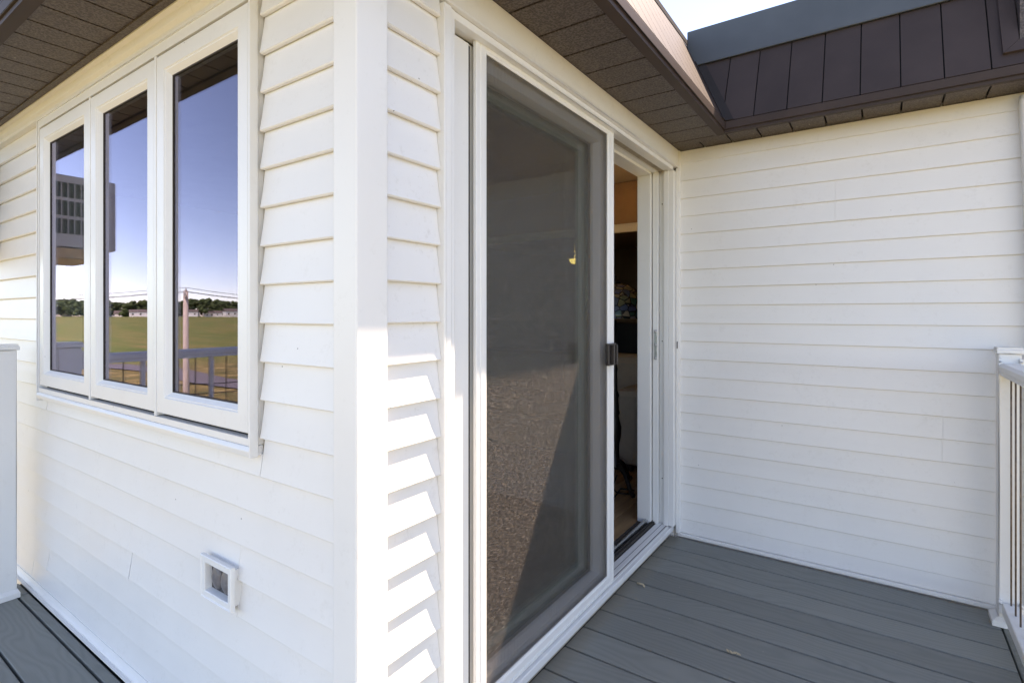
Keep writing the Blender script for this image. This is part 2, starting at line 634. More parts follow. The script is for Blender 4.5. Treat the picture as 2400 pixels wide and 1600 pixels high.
def ring_mesh(name, prof, u0, u1, z0, z1, to3, mat, parent=None, wid=(1, 1, 1, 1), base=1.0):
    """rectangular frame: prof = [(inset, depth)...] swept round a rectangle (mitred corners).
    wid scales the inset on (left, right, bottom, top)"""
    bm = bmesh.new()
    loops = []
    for ins, dep in prof:
        l, r, b, t = (ins * w for w in wid)
        loops.append([bm.verts.new(to3(u, z, dep)) for u, z in
                      ((u0 + l, z0 + b), (u1 - r, z0 + b), (u1 - r, z1 - t), (u0 + l, z1 - t))])
    m = len(loops)
    for i in range(m):
        a, b = loops[i], loops[(i + 1) % m]
        for k in range(4):
            bm.faces.new((a[k], a[(k + 1) % 4], b[(k + 1) % 4], b[k]))
    return link(name, finish(bm, name), mat, parent)


# ------------------------------------------------------------------ key dimensions
YA, XB, YC = 0.783, -0.964, 3.069        # outer lip planes of the three walls
EXP = 0.1016                              # siding exposure
DEP = 0.0165                              # siding depth
ZS = 2.205                                # soffit underside
EA, EB, EC = 0.4775, -0.664, 2.87         # eave lines
GZ = -6.0                                 # ground below the raised deck

# ================================================================== ground and far setting
def ground_z(x, y):
    d = math.hypot(x, y)
    t = min(1, max(0, (d - 120) / 400))
    t = t * t * (3 - 2 * t)
    return GZ + 5.0 * t + 0.25 * noise.noise(Vector((x * 0.02, y * 0.02, 0))) * min(1, d / 60)


bm = bmesh.new()
rs = [0, 6, 12, 20, 30, 40, 50, 60, 75, 90, 110, 135, 165, 200, 240, 290, 350, 420, 500, 620, 800, 1100, 1600, 2500, 4000]
NA = 72
rings = []
for r in rs:
    if r == 0:
        rings.append([bm.verts.new((0, 0, GZ))])
    else:
        rings.append([bm.verts.new((r * math.cos(2 * math.pi * k / NA), r * math.sin(2 * math.pi * k / NA),
                                    ground_z(r * math.cos(2 * math.pi * k / NA), r * math.sin(2 * math.pi * k / NA)))) for k in range(NA)])
for k in range(NA):
    bm.faces.new((rings[0][0], rings[1][k], rings[1][(k + 1) % NA]))
for a, b in zip(rings[1:], rings[2:]):
    for k in range(NA):
        bm.faces.new((a[k], b[k], b[(k + 1) % NA], a[(k + 1) % NA]))
tag(link('ground', finish(bm, 'ground'), 'ground', None, True), kind='structure')


def road(name, pts, w, dz):
    bm = bmesh.new()
    prev = None
    P = []
    for (a, b) in zip(pts, pts[1:]):
        for i in range(10):
            P.append((a[0] + (b[0] - a[0]) * i / 10, a[1] + (b[1] - a[1]) * i / 10))
    for i, p in enumerate(P):
        q = P[min(i + 1, len(P) - 1)]
        o = P[max(i - 1, 0)]
        t = Vector((q[0] - o[0], q[1] - o[1])).normalized()
        n = Vector((-t.y, t.x)) * w / 2
        row = [bm.verts.new((p[0] + s * n.x, p[1] + s * n.y, ground_z(p[0] + s * n.x, p[1] + s * n.y) + dz)) for s in (-1, -0.5, 0, 0.5, 1)]
        if prev:
            for k in range(4):
                bm.faces.new((prev[k], prev[k + 1], row[k + 1], row[k]))
        prev = row
    return tag(link(name, finish(bm, name), 'asphalt', None, True), kind='structure')


road('road', [(-25, -34), (-45, -28.5), (-60, -27.5), (-75, -29.5), (-89, -28), (-100, -20), (-110, -5), (-115, 20), (-112, 60)], 4.2, 0.12)

# woodland along the horizon (one mass)
bm = bmesh.new()
rw = random.Random(3)
base = bmesh.new()
bmesh.ops.create_icosphere(base, subdivisions=1, radius=1)
bv = [v.co.copy() for v in base.verts]
bf = [[v.index for v in f.verts] for f in base.faces]
base.free()
verts, faces = [], []
for k in range(9000):
    a = math.radians(rw.uniform(170, 290))
    r = rw.uniform(545, 640)
    x, y = r * math.cos(a), r * math.sin(a)
    hgt = 12.5 + 3.5 * noise.noise(Vector((a * 6, 0, 0))) + 2.5 * noise.noise(Vector((a * 30, 1, 0)))
    rad = rw.uniform(1.3, 3.0)
    zc = ground_z(x, y) + rw.uniform(0.15, 1.0) * hgt
    i0 = len(verts)
    for v in bv:
        j = 0.75 + 0.5 * rw.random()
        verts.append((x + v.x * rad * j, y + v.y * rad * j, zc + v.z * rad * 0.8 * j))
    faces += [[i0 + i for i in f] for f in bf]
me = bpy.data.meshes.new('woodland')
me.from_pydata(verts, [], faces)
tag(link('woodland', me, 'leaf'), 'dark green belt of woodland along the horizon', 'woodland', kind='stuff')


def far_house(x, y, rot, w, d, h, kind):
    z = ground_z(x, y) - 0.2
    root = bpy.data.objects.new('white_house', None)
    root.location = (x, y, z)
    root.rotation_euler = (0, 0, rot)
    col.objects.link(root)
    tag(root, ['small white gabled house at the far edge of the field', 'long low white building at the far edge of the field'][kind],
        'house', ['far gabled houses', 'far low buildings'][kind])

    def child(nm, bmx, mt, par=root):
        o = bpy.data.objects.new(nm, finish(bmx, nm))
        o.data.materials.append(M[mt])
        col.objects.link(o)
        o.parent = par
        return o
    b = bmesh.new(); add_box(b, -w / 2, w / 2, -d / 2, d / 2, 0, h); wall = child('wall', b, 'farwhite')
    b = bmesh.new()
    rh = 0.32 * d
    add_prism(b, [(-w / 2 - .4, -d / 2 - .4, h + .01), (-w / 2 - .4, d / 2 + .4, h + .01), (-w / 2 - .4, 0, h + rh)], (w + .8, 0, 0))
    child('roof', b, 'farroof')
    nwin = max(2, int(w / 4))
    for s in (-1, 1):
        for i in range(nwin):
            cx = -w / 2 + w * (i + 0.5) / nwin
            b = bmesh.new(); add_box(b, cx - .6, cx + .6, s * (d / 2) - .05, s * (d / 2) + .05, h * .4, h * .75)
            child('window', b, 'farglass', wall)
    return root


def virt(px, dist):
    """ground position seen in the window's mirror image at that photo column"""
    r = (px - 1200) / 1252.4
    return dist * (0.8227 * r - 0.5685), 1.57 - dist * (0.5685 * r + 0.8227)


rh_ = random.Random(11)
for px, dist, w, d, h, kd in [(150, 470, 26, 9, 4.5, 1), (175, 500, 12, 8, 6, 0), (250, 450, 34, 10, 5, 1), (290, 480, 16, 9, 5.5, 0),
                              (330, 430, 20, 9, 6, 1), (395, 500, 12, 9, 6, 0), (412, 480, 14, 9, 6, 0), (426, 500, 11, 8, 6, 0), (450, 470, 13, 9, 7, 0),
                              (470, 490, 12, 9, 6.5, 0), (488, 480, 10, 8, 6, 0), (515, 480, 12, 8, 6, 0), (540, 470, 13, 10, 8, 0),
                              (600, 480, 14, 9, 6, 0), (660, 490, 12, 8, 6, 0), (60, 480, 30, 10, 5, 1)]:
    x, y = virt(px, dist)
    far_house(x, y, math.atan2(-x, y) + rh_.uniform(-.4, .4), w * .75, d * .75, h * .62, kd)

# utility poles and power lines
def upole(x, y, ztop, label):
    zb = ground_z(x, y) - 0.3
    root = empty('utility_pole', (x, y, zb), label, 'utility pole')
    tube('shaft', [(x, y, zb), (x, y, zb + 3), (x, y, ztop)], [0.19, 0.18, 0.14], 'pole', root, 12)
    bm = bmesh.new()
    dx, dy = 0.46, 0.28
    L = Vector((dx, dy, 0)).normalized() * 0.62
    n = Vector((-L.y, L.x, 0)).normalized() * 0.06
    c = Vector((x, y, ztop - 0.42))
    add_prism(bm, [c - L - n, c + L - n, c + L + n, c - L + n], (0, 0, 0.12))
    link('crossarm', finish(bm, 'crossarm'), 'pole', root)
    tips = []
    for k, s in enumerate((-1, 1)):
        p = c + L * 0.9 * s
        lathe('insulator', (p.x, p.y, p.z + .12), [(.05, 0), (.075, .05), (.04, .1), (.065, .15), (.02, .24)], 'ceramic', root, 10)
        tips.append(p + Vector((0, 0, .36)))
    lathe('insulator', (x, y, ztop), [(.05, 0), (.075, .05), (.04, .1), (.02, .2)], 'ceramic', root, 10)
    tips.append(Vector((x, y, ztop + .2)))
    tips.append(Vector((x, y, ztop - 5.95)))
    tips.append(Vector((x, y, ztop - 6.6)))
    return tips


PP = [virt(-420, 46), virt(436, 34), virt(880, 62), virt(1300, 110)]
plab = ['weathered utility pole standing farthest left in the field', 'pale weathered utility pole mirrored in the right window pane',
        'weathered utility pole behind the mirrored one', 'most distant weathered utility pole on the line']
tp = [upole(x, y, 2.65 + 0.1 * i, plab[i]) for i, (x, y) in enumerate(PP)]
wlab = ['thin black power line on the near crossarm end', 'thin black power line on the far crossarm end', 'thin black power line along the pole tops',
        'thick black telephone cable strung low on the poles', 'second thick black telephone cable, lowest on the poles']
for w in range(5):
    pts = []
    for i in range(3):
        a, b = tp[i][w], tp[i + 1][w]
        for k in range(12 if i < 2 else 13):
            t = k / 12
            p = a.lerp(b, t)
            p.z -= 4 * t * (1 - t) * (0.5 if w < 3 else 0.8)
            pts.append(p)
    tag(tube('power_line', pts, 0.016 if w < 3 else 0.03, 'wire', None, 5), wlab[w], 'cable', 'power lines')

# ================================================================== deck
deck = box('deck', -3.42, 0.60, -1.62, 0.745, -0.22, -0.032, 'deckdark')
tag(deck, 'grey composite deck wrapping round the house corner', 'deck', kind='structure')
box('deck_joist_frame', -1.05, 0.60, 0.7452, 3.04, -0.22, -0.032, 'deckdark', deck)
box('deck_ledger', -3.42, -1.0505, .7453, .811, -.22, -.032, 'deckdark', deck)
PITCH = 0.1555
for n in range(0, 30):
    y1 = 2.886 + PITCH - PITCH * n
    y0 = y1 - PITCH + 0.0085
    if n == 0:
        y1 = 3.044
    if y1 < -1.55:
        break
    if y0 > 0.72:
        box('deck_board', -0.9985, 0.400, y0, y1, -0.026, 0.0, 'deck', deck, 0.003)
    elif y1 > 0.78:
        box('deck_board', -0.925, 0.400, y0, y1, -0.026, 0.0, 'deck', deck, 0.003)
        box('deck_board', -3.20, -0.931, y0, 0.752, -0.026, 0.0, 'deck', deck, 0.003)
    else:
        box('deck_board', -3.20, 0.400, y0, y1, -0.026, 0.0, 'deck', deck, 0.003)
box('border_board', 0.406, 0.555, -1.5, 3.044, -0.026, 0.0, 'deck', deck, 0.003)
box('border_board', -3.355, -3.206, -1.5, 0.752, -0.026, 0.0, 'deck', deck, 0.003)


# ================================================================== house
house = empty('house', (-2.5, 2.0, 0), 'white vinyl sided house with brown mansard eaves', 'house')


def plank(wall, axis, a0, a1, zl, mat, ztop=None, name='siding_plank', zbot=None):
    DEP = {'A': 0.0150, 'B': 0.0165, 'C': 0.0085}[axis]
    e = EXP + 0.006
    prof = []
    n = 7
    for i in range(n + 1):
        t = i / n
        prof.append((-DEP * t ** 0.85, zl + 0.003 + t * (e - 0.003)))
    if ztop is not None:
        prof = [p for p in prof if p[1] < ztop] + [(-DEP * ((ztop - zl) / e) ** 0.85 if ztop - zl < e else -DEP, ztop)]
    zt = prof[-1][1]
    n = len(prof) - 1
    if zbot is not None:
        prof = [(-DEP * ((zbot - zl) / e) ** 0.85, zbot)] + [p for p in prof if p[1] > zbot + .002]
        n = len(prof) - 1
        prof += [(-DEP - 0.006, zt), (-DEP - 0.006, zbot)]
    else:
      prof += [(-DEP - 0.006, zt), (-DEP - 0.006, min(zl + 0.02, zt - 0.002)), (-DEP * .78, zl + 0.006), (-DEP * .78, zl), (-0.003, zl)]
    seg = max(1, int(abs(a1 - a0) / 0.22))
    bm = bmesh.new()
    rows = []
    sd = random.random() * 50
    for s in range(seg + 1):
        a = a0 + (a1 - a0) * s / seg
        du = 0.0024 * noise.noise(Vector((a * 1.7, zl * 9, sd)))
        dz = 0.0012 * noise.noise(Vector((a * 0.9, zl * 5, sd + 9)))
        row = []
        for j, (u, z) in enumerate(prof):
            k = 1.0 if j <= 4 else 0.3
            u2 = u + du * k
            z2 = z + (dz if j < 4 or j > n + 1 else 0)
            if axis == 'A':
                row.append(bm.verts.new((a, YA - u2, z2)))
            elif axis == 'B':
                row.append(bm.verts.new((XB + u2, a, z2)))
            else:
                row.append(bm.verts.new((a, YC - u2, z2)))
        rows.append(row)
    m = len(prof)
    for r, q in zip(rows, rows[1:]):
        for j in range(m):
            f = bm.faces.new((r[j], r[(j + 1) % m], q[(j + 1) % m], q[j]))
            f.smooth = j < n
    bm.faces.new(rows[0])
    bm.faces.new(rows[-1][::-1])
    for e in bm.edges:
        fl = [f.smooth for f in e.link_faces]
        if not all(fl):
            e.smooth = False
    return link(name, finish(bm, name), mat, wall)


# ---- window wall
WX0, WX1, WZ0, WZ1 = -3.115, -1.364, 0.922, 2.135
wallA = boxes('wall', [(-8.0, WX0 - .01, .812, .93, -.3, 2.6), (WX1 + .01, -1.0, .812, .93, -.3, 2.6),
                       (WX0 - .009, WX1 + .009, .812, .93, -.3, WZ0 - .01), (WX0 - .009, WX1 + .009, .812, .93, WZ1 + .01, 2.6)], 'trim', house)
wallA['label'] = 'white sided wall around the triple window'
LIP0 = 0.026
VX0, VX1, VZ0, VZ1 = -1.626, -1.455, .454, .577      # exhaust vent
seams = {1: -3.07, 2: -3.075, 3: -2.19, 4: -2.195, 7: -3.07, 8: -3.08, 0: -3.3, 12: -5.0, 15: -4.6}
for k in range(0, 22):
    zl = LIP0 + EXP * k + random.uniform(-.0008, .0008)
    ztop = min(zl + EXP + .006, ZS - .003)
    if zl > ZS - .02:
        break
    zt = ztop if ztop < zl + EXP else None
    spans = []
    if zl + EXP > WZ0 - 0.03 and zl < WZ1 - .03:
        if zl + .02 < WZ0 - .03:
            spans = [(-8.0, -1.012)]
        else:
            spans = [(-8.0, WX0 - .006), (WX1 + .0135, -1.012)]
    else:
        spans = [(-8.0, -1.012)]
    if k in (8,):
        # course under the sill, notched at the right end of the window
        plank(wallA, 'A', -8.0, -3.08, zl, 'vinyl_x')
        plank(wallA, 'A', -3.079, WX1 + .012, zl, 'vinyl_x', WZ0 - .024)
        plank(wallA, 'A', WX1 + .0135, -1.012, zl, 'vinyl_x')
        continue
    if k in (4, 5):
        spans = [(-8.0, VX0 + .012), (VX1 - .012, -1.012)]
        if k == 4:
            plank(wallA, 'A', VX0 + .0125, VX1 - .0125, zl, 'vinyl_x', VZ0 + .012)
        else:
            plank(wallA, 'A', VX0 + .0125, VX1 - .0125, zl, 'vinyl_x', None, zbot=VZ1 - .012)
    for a, b in spans:
        s = seams.get(k)
        if s is not None and a < s < b:
            plank(wallA, 'A', a, s - .001, zl, 'vinyl_x', zt)
            plank(wallA, 'A', s + .001, b, zl + .0008, 'vinyl_x', zt)
        else:
            plank(wallA, 'A', a, b, zl, 'vinyl_x', zt)
# base flashing of the window wall
prism('base_trim', [(-8.0, .7675, .004), (-8.0, .7675, .014), (-8.0, .776, .024), (-8.0, .781, .034), (-8.0, .812, .034), (-8.0, .812, .004)], (8.0 - 1.028, 0, 0), 'trim', wallA)
box('base_trim', -8.0, -1.028, .756, .7672, .004, .0095, 'trim', wallA)
# crown moulding under the soffit
prism('crown_moulding', [(-8, .738, ZS - .001), (-8, .738, ZS - .010), (-8, .750, ZS - .018), (-8, .756, ZS - .036), (-8, .766, ZS - .046), (-8, .768, ZS - .058), (-8, .80, ZS - .058), (-8, .80, ZS - .001)],
      (8 - 1.028, 0, 0), 'header', wallA)

# ---- door wall
wallB = boxes('wall', [(-1.12, -.987, .93, 1.066, -.3, 2.6), (-1.12, -.987, 1.067, 3.10, 2.125, 2.6), (-1.12, -.987, 3.0601, 3.10, -.3, 2.124)], 'trim', house)
wallB['label'] = 'narrow white sided wall beside the sliding door'
for k in range(0, 22):
    zl = LIP0 + .003 + EXP * k + random.uniform(-.0008, .0008)
    if zl > ZS - .02:
        break
    zt = None if zl + EXP + .006 < ZS - .003 else ZS - .003
    plank(wallB, 'B', .848, 1.0625, zl, 'vinyl_y', zt)
box('base_trim', -.982, -.95, .8605, 1.06, .004, .024, 'trim', wallB, .002)
box('header_panel', -.986, -.951, 1.066, 3.051, 2.109, ZS - .001, 'header', wallB, .003)
box('header_trim', -.986, -.947, 1.0665, 3.0505, 2.1015, 2.1085, 'trim', wallB, .002)

# ---- corner post
prism('corner_post', [(-.945, .768, .002), (-.945, .860, .002), (-.983, .860, .002), (-.983, .806, .002), (-1.026, .806, .002), (-1.026, .768, .002)],
      (0, 0, ZS - .004), 'trim', house, .004)

# ---- far wall
wallC = box('wall', -.99, 7.0, 3.096, 3.22, -.3, 2.6, 'trim', house)
wallC['label'] = 'plain white sided wall at the back of the deck'
LC = 0.0989
seamC = {5: 0.225, 6: 0.228, 17: -.185, 16: -.187, 3: 2.2, 10: 2.6, 14: 1.9}
for k in range(-1, 21):
    zl = LC + EXP * k + random.uniform(-.0009, .0009)
    if k == -1:
        zl = LC - .076
    zt = None
    if k == 20:
        zt = ZS - .003
    if k == -1:
        zt = LC + .006
    s = seamC.get(k)
    if s is not None:
        plank(wallC, 'C', -.950, s - .0003, zl, 'vinyl_x', zt)
        plank(wallC, 'C', s + .0003, 7.0, zl + .0006, 'vinyl_x', zt)
    else:
        plank(wallC, 'C', -.950, 7.0, zl, 'vinyl_x', zt)
box('base_trim', -.962, 7.0, 3.056, 3.09, .002, .0215, 'trim', wallC, .003)
box('inside_corner_trim', -.966, -.947, 3.052, 3.09, .022, ZS - .002, 'trim', wallC, .002)

# ---- soffits
P_in = (-.964, 3.069)
Q_in = (-.664, 2.87)
mit = (Q_in[1] - P_in[1], -(Q_in[0] - P_in[0]))     # normal pointing to the door-wall side
if (0 - P_in[0]) * mit[0] + (0 - P_in[1]) * mit[1] < 0:
    mit = (-mit[0], -mit[1])
# choose the side holding the door-wall soffit (-.8, 1.5)
if (-.8 - P_in[0]) * mit[0] + (1.5 - P_in[1]) * mit[1] < 0:
    mit = (-mit[0], -mit[1])


def soff(parent, rect, cuts, z=ZS):
    poly = rect
    for p, n in cuts:
        poly = clip(poly, p, n)
        if len(poly) < 3:
            return
    prism('soffit_board', [(x, y, z) for x, y in poly], (0, 0, .01), 'soffit', parent)


sofB = box('soffit', -.985, -.66, -.2, 3.05, ZS + .014, ZS + .024, 'gap', house)
sofB['label'] = 'brown panelled soffit over the sliding door'
hipP, hipN = (-.664, EA), (1, 1)
w = .1716
y = 2.904 + w
while y > .2:
    soff(sofB, [(-.985, y - w + .009), (-.704, y - w + .009), (-.704, y), (-.985, y)], [(P_in, mit), ((-.664, EA), (.3, .31))])
    y -= w
prism('soffit_channel', [(-.702, EA - .03, ZS - .008), (-.664, EA - .03, ZS - .008), (-.664, EC, ZS - .008), (-.702, EC + .025, ZS - .008)], (0, 0, .016), 'brown', sofB)

sofC = box('soffit', -.66, 7, EC - .0, 3.075, ZS + .014, ZS + .024, 'gap', house)
sofC['label'] = 'narrow brown soffit over the plain back wall'
x = -.517 - .148 * 3
nm = (-mit[0], -mit[1])
while x < 7:
    soff(sofC, [(x + .004, EC + .028), (x + .144, EC + .028), (x + .144, 3.085), (x + .004, 3.085)], [(P_in, nm)])
    x += .148
prism('soffit_channel', [(-.664, EC, ZS - .008), (7, EC, ZS - .008), (7, EC + .026, ZS - .008), (-.70, EC + .026, ZS - .008)], (0, 0, .016), 'brown', sofC)

sofA = box('soffit', -8, -.665, EA, .80, ZS + .014, ZS + .024, 'gap', house)
sofA['label'] = 'brown panelled soffit over the triple window'
w = .137
x = -1.96 + .137 * 9
while x > -8:
    soff(sofA, [(x - w + .009, EA + .04), (x, EA + .04), (x, .80), (x - w + .009, .80)], [((-.664, EA), (-.3, .31))] if x > -1.0 else [])
    x -= w
prism('soffit_channel', [(-8, EA, ZS - .008), (-.664, EA, ZS - .008), (-.70, EA + .038, ZS - .008), (-8, EA + .038, ZS - .008)], (0, 0, .016), 'brown', sofA)
box('soffit_channel', -8, -1.03, .715, .737, ZS - .006, ZS - .0005, 'soffit', sofA)

# ---- mansard roof faces
LEAN, TH, ZE = 0.47, 0.42, 2.25


def mansard(side, s0, s1, pitch, start, lo=None, hi=None, label=None, TH=0.42):
    def P(s, t, out=0.0):
        # out = offset along the outward normal
        nrm = Vector((1, LEAN)).normalized()
        du, dz = nrm.x * out, nrm.y * out
        inn = LEAN * t - du
        if side == 'B':
            return (EB - inn, s, ZE + t + dz)
        if side == 'C':
            return (s, EC + inn, ZE + t + dz)
        return (s, EA + inn, ZE + t + dz)

    def lim(poly):
        if lo is not None:       # s >= lo0 + k t
            poly = clip(poly, (lo[0], 0), (1, -lo[1]))
        if hi is not None:
            poly = clip(poly, (hi[0], 0), (-1, hi[1]))
        return poly
    backp = lim([(s0 - .5, 0), (s1 + .5, 0), (s1 + .5, TH), (s0 - .5, TH)]) if (lo or hi) else [(s0, 0), (s1, 0), (s1, TH), (s0, TH)]
    if lo is None:
        backp = clip(backp, (s0, 0), (1, 0))
    if hi is None:
        backp = clip(backp, (s1, 0), (-1, 0))
    off = Vector(P(0, 0, .02)) - Vector(P(0, 0, 0))
    base = prism('mansard_roof', [P(s, t, -.024) for s, t in backp], off, 'gap', house)
    if label:
        base['label'] = label
    s = start
    offp = Vector(P(0, 0, .008)) - Vector(P(0, 0, 0))
    while s < s1 + .4:
        poly = [(s + .0025, .002), (s + pitch - .0025, .002), (s + pitch - .0025, TH - .002), (s + .0025, TH - .002)]
        poly = clip(poly, (s0 - .4, 0), (1, 0))
        poly = lim(poly)
        if lo is None:
            poly = clip(poly, (s0, 0), (1, 0)) if len(poly) > 2 else poly
        if hi is None:
            poly = clip(poly, (s1, 0), (-1, 0)) if len(poly) > 2 else poly
        if len(poly) > 2:
            area = abs(sum(poly[i][0] * poly[(i + 1) % len(poly)][1] - poly[(i + 1) % len(poly)][0] * poly[i][1] for i in range(len(poly)))) / 2
            if area > 1e-4:
                prism('roof_panel', [P(a, t, 0) for a, t in poly], offp, 'brown', base)
        s += pitch
    return base, P


mB, PB = mansard('B', EA, EC, .148, EA - .3 + .04, lo=(EA, LEAN), hi=(EC, LEAN), label='brown mansard face above the sliding door, catching the sun', TH=.575)
mC, PC = mansard('C', EB, 7.0, .148, -.522 - .148 * 3, lo=(EB, -LEAN), label='shaded brown mansard face above the plain back wall')
mA, PA = mansard('A', -8.0, EB, .148, -8.0, hi=(EB, -LEAN), label='brown mansard face above the triple window', TH=.575)
# valley flashing between the two visible faces
prism('valley_flashing', [PB(EC, 0, .010), PB(EC - .05, 0, .010), PB(EC + LEAN * TH - .05, TH, .010), PB(EC + LEAN * TH, TH, .010)], (.002, 0, .002), 'flash', mB)
prism('valley_flashing', [PC(EB, 0, .010), PC(EB + .05, 0, .010), PC(EB - LEAN * TH + .05, TH, .010), PC(EB - LEAN * TH, TH, .010)], (0, -.002, .002), 'flash', mC)
# drip edges at the eaves
box('eave_trim', EB - .030, EB + .008, EA - .008, EC - .004, 2.2125, 2.252, 'brown', mB, .003)
box('eave_trim', EB + .008, 7.0, EC - .008, EC + .030, 2.2125, 2.252, 'brown', mC, .003)
box('eave_trim', -8.0, EB - .031, EA - .008, EA + .030, 2.2125, 2.252, 'brown', mA, .003)
# coping along the top
CZ0, CZ1 = 2.655, 2.857
tb, tc_ = EB - LEAN * TH, EC + LEAN * TH
ta = EA + LEAN * TH
xe, ye = EB - LEAN * .575, EA + LEAN * .575
box('coping', xe - .08, xe + .016, ye - .016, tc_ + .10, 2.815, CZ1 - .008, 'flash', mB, .004)
box('coping', -.90, 7.0, tc_ - .030, tc_ + .12, CZ0, CZ1, 'coping', mC, .004)
box('coping', -8.0, xe - .0805, ye - .016, ye + .08, 2.815, CZ1 - .008, 'flash', mA, .004)
# dormer casing set into the back mansard
dm = boxes('dormer', [(.457, 2.2, 2.918, 3.05, 2.365, 2.99)], 'soffit', mC)
offd = Vector(PC(0, 0, .012)) - Vector(PC(0, 0, 0))
prism('dormer_casing', [PC(q, t, .009) for q, t in ((.402, .055), (.452, .105), (.452, TH), (.402, TH))], offd, 'brown', mC)
prism('dormer_casing', [PC(q, t, .009) for q, t in ((.4035, .055), (2.25, .055), (2.25, .105), (.4535, .105))], offd, 'brown', mC)
# flat roof and ceilings
boxes('roof_deck', [(-8, -.93, ye + .01, 8, 2.70, 2.80), (-.929, 7, tc_ + .1, 8, 2.70, 2.80)], 'roofing', house)
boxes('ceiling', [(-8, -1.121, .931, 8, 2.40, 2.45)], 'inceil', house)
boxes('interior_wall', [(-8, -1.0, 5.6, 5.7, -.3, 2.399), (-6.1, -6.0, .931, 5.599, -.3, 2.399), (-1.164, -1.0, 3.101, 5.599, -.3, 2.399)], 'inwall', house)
bulk = box('bulkhead', -3.6, -1.166, 4.3, 5.59, 2.00, 2.395, 'tan', house)
boxes('bulkhead_moulding', [(-3.6, -1.168, 4.27, 4.2995, 1.965, 2.02), (-3.6, -1.168, 4.285, 4.2996, 2.0205, 2.04)], 'frame', bulk, .006)
boxes('wood_rail', [(-5.9, -1.166, 5.54, 5.598, 1.18, 1.30)], 'tan', house, .004)

boxes('lower_wall', [(-8, -1.02, .83, 8, -6.5, -.305), (-1.019, 7, 3.11, 8, -6.5, -.305)], 'trim', house)

# interior floor
floor = box('interior_floor', -6.0, -1.165, .932, 5.6, -.2, .052, 'deckdark')
tag(floor, 'oak plank floor inside the open door', 'floor', kind='structure')
x = -1.165
while x > -5.9:
    box('floor_plank', x - .122, x, .935, 5.595, .053, .07, 'oak', floor, .0015)
    x -= .124

# ================================================================== triple casement window
win = empty('casement_window', ((WX0 + WX1) / 2, .80, WZ0), 'white triple casement window mirroring field and sky', 'window')


def toA(u, z, d):
    return (u, .765 + d, z)


ring_mesh('frame', [(0, 0), (.012, 0), (.012, .034), (.030, .034), (.030, .06), (0, .06)], WX0, WX1, WZ0, WZ1, toA, 'frame', win, wid=(1, 1, 1.6, 2.7))
box('frame_back', WX0 + .02, WX1 - .02, .806, .811, WZ0 + .01, .99, 'gap', win)
box('frame_back', WX0 + .02, WX1 - .02, .806, .811, 2.06, WZ1 - .01, 'gap', win)
mull = [-2.497, -1.929]
for m_ in mull:
    box('mullion', m_ - .007, m_ + .007, .7635, .80, WZ0 + .0205, WZ1 - .0335, 'frame', win, .002)
box('gap_shade_strip', WX0 + .03, WX1 - .0125, .789, .7985, WZ0 + .0195, WZ0 + .04, 'gap', win)  # dark strips standing in for shade in the sash gaps
box('gap_shade_strip', WX0 + .03, WX1 - .0125, .789, .7985, WZ1 - .042, WZ1 - .0328, 'gap', win)
edges = [WX0 + .021] + mull + [WX1 - .013]
for i in range(3):
    a, b = edges[i] + (.009 if i else 0), edges[i + 1] - (.009 if i < 2 else 0)
    z0, z1 = .954, 2.096
    sash = ring_mesh('sash', [(0, .003), (.003, 0), (.050, 0), (.053, .004), (.056, .004), (.068, .018), (.068, .034), (0, .034)], a, b, z0, z1, toA, 'frame', win)
    # thin gasket and pane
    ring_mesh('gasket', [(0, .0182), (.004, .0185), (.004, .026), (0, .026)], a + .0675, b - .0675, z0 + .0675, z1 - .0675, toA, 'rubber', sash)
    box('pane', a + .0685, b - .0685, .7865, .7905, z0 + .0685, z1 - .0685, 'winglass', sash)
# sill nose and side casing returns
prism('sill', [(WX0 - .004, .761, WZ0 - .028), (WX0 - .004, .757, WZ0 - .012), (WX0 - .004, .764, WZ0 - .001), (WX0 - .004, .80, WZ0 - .001), (WX0 - .004, .80, WZ0 - .028)],
      (WX1 - WX0 + .006, 0, 0), 'frame', win, .002)
box('jamb_casing', WX1 + .0005, WX1 + .0045, .760, .784, WZ0 - .030, WZ1 + .01, 'frame', win, .001)
box('jamb_casing', WX0 - .0085, WX0 - .0045, .760, .81, WZ0 - .04, WZ1 + .01, 'frame', win, .001)
box('head_casing', WX0 - .0045, WX1 + .0003, .760, .81, WZ1 + .0005, WZ1 + .010, 'frame', win, .001)
box('side_channel', WX1 + .0005, WX1 + .0125, .801, .811, WZ0 - .045, WZ1 + .05, 'jchan', win)

# ================================================================== sliding patio door
door = empty('patio_door', (-1.0, 2.06, 0), 'white sliding glass patio door standing half open', 'door')
Z0, Z1 = .07, 2.083
# left jamb
boxes('jamb', [(-1.03, -.955, 1.0745, 1.096, .04, 2.1005), (-1.03, -.960, 1.0965, 1.115, .04, 2.1003), (-1.16, -1.004, 1.1155, 1.228, .075, 2.07)], 'frame', door, .002)
box('jamb_channel', -.98, -.953, 1.0632, 1.0735, .03, 2.0995, 'trim', door, .002)
box('brush_strip', -1.03, -1.010, 1.2285, 1.2405, .08, 2.068, 'rubber', door)
# right jamb, stepped
boxes('jamb', [(-1.0176, -.990, 2.985, 3.0595, .072, 2.082), (-.9895, -.962, 2.992, 3.0593, .072, 2.0825), (-1.0487, -1.0181, 3.012, 3.0597, .072, 2.082),
               (-1.0800, -1.0492, 2.985, 3.0591, .072, 2.0815), (-1.0862, -1.0802, 2.998, 3.0589, .072, 2.081), (-1.165, -1.0866, 2.965, 3.0587, .071, 2.0805)], 'frame', door, .002)
box('jamb_channel', -.961, -.944, 3.030, 3.0515, .03, 2.100, 'trim', door, .002)
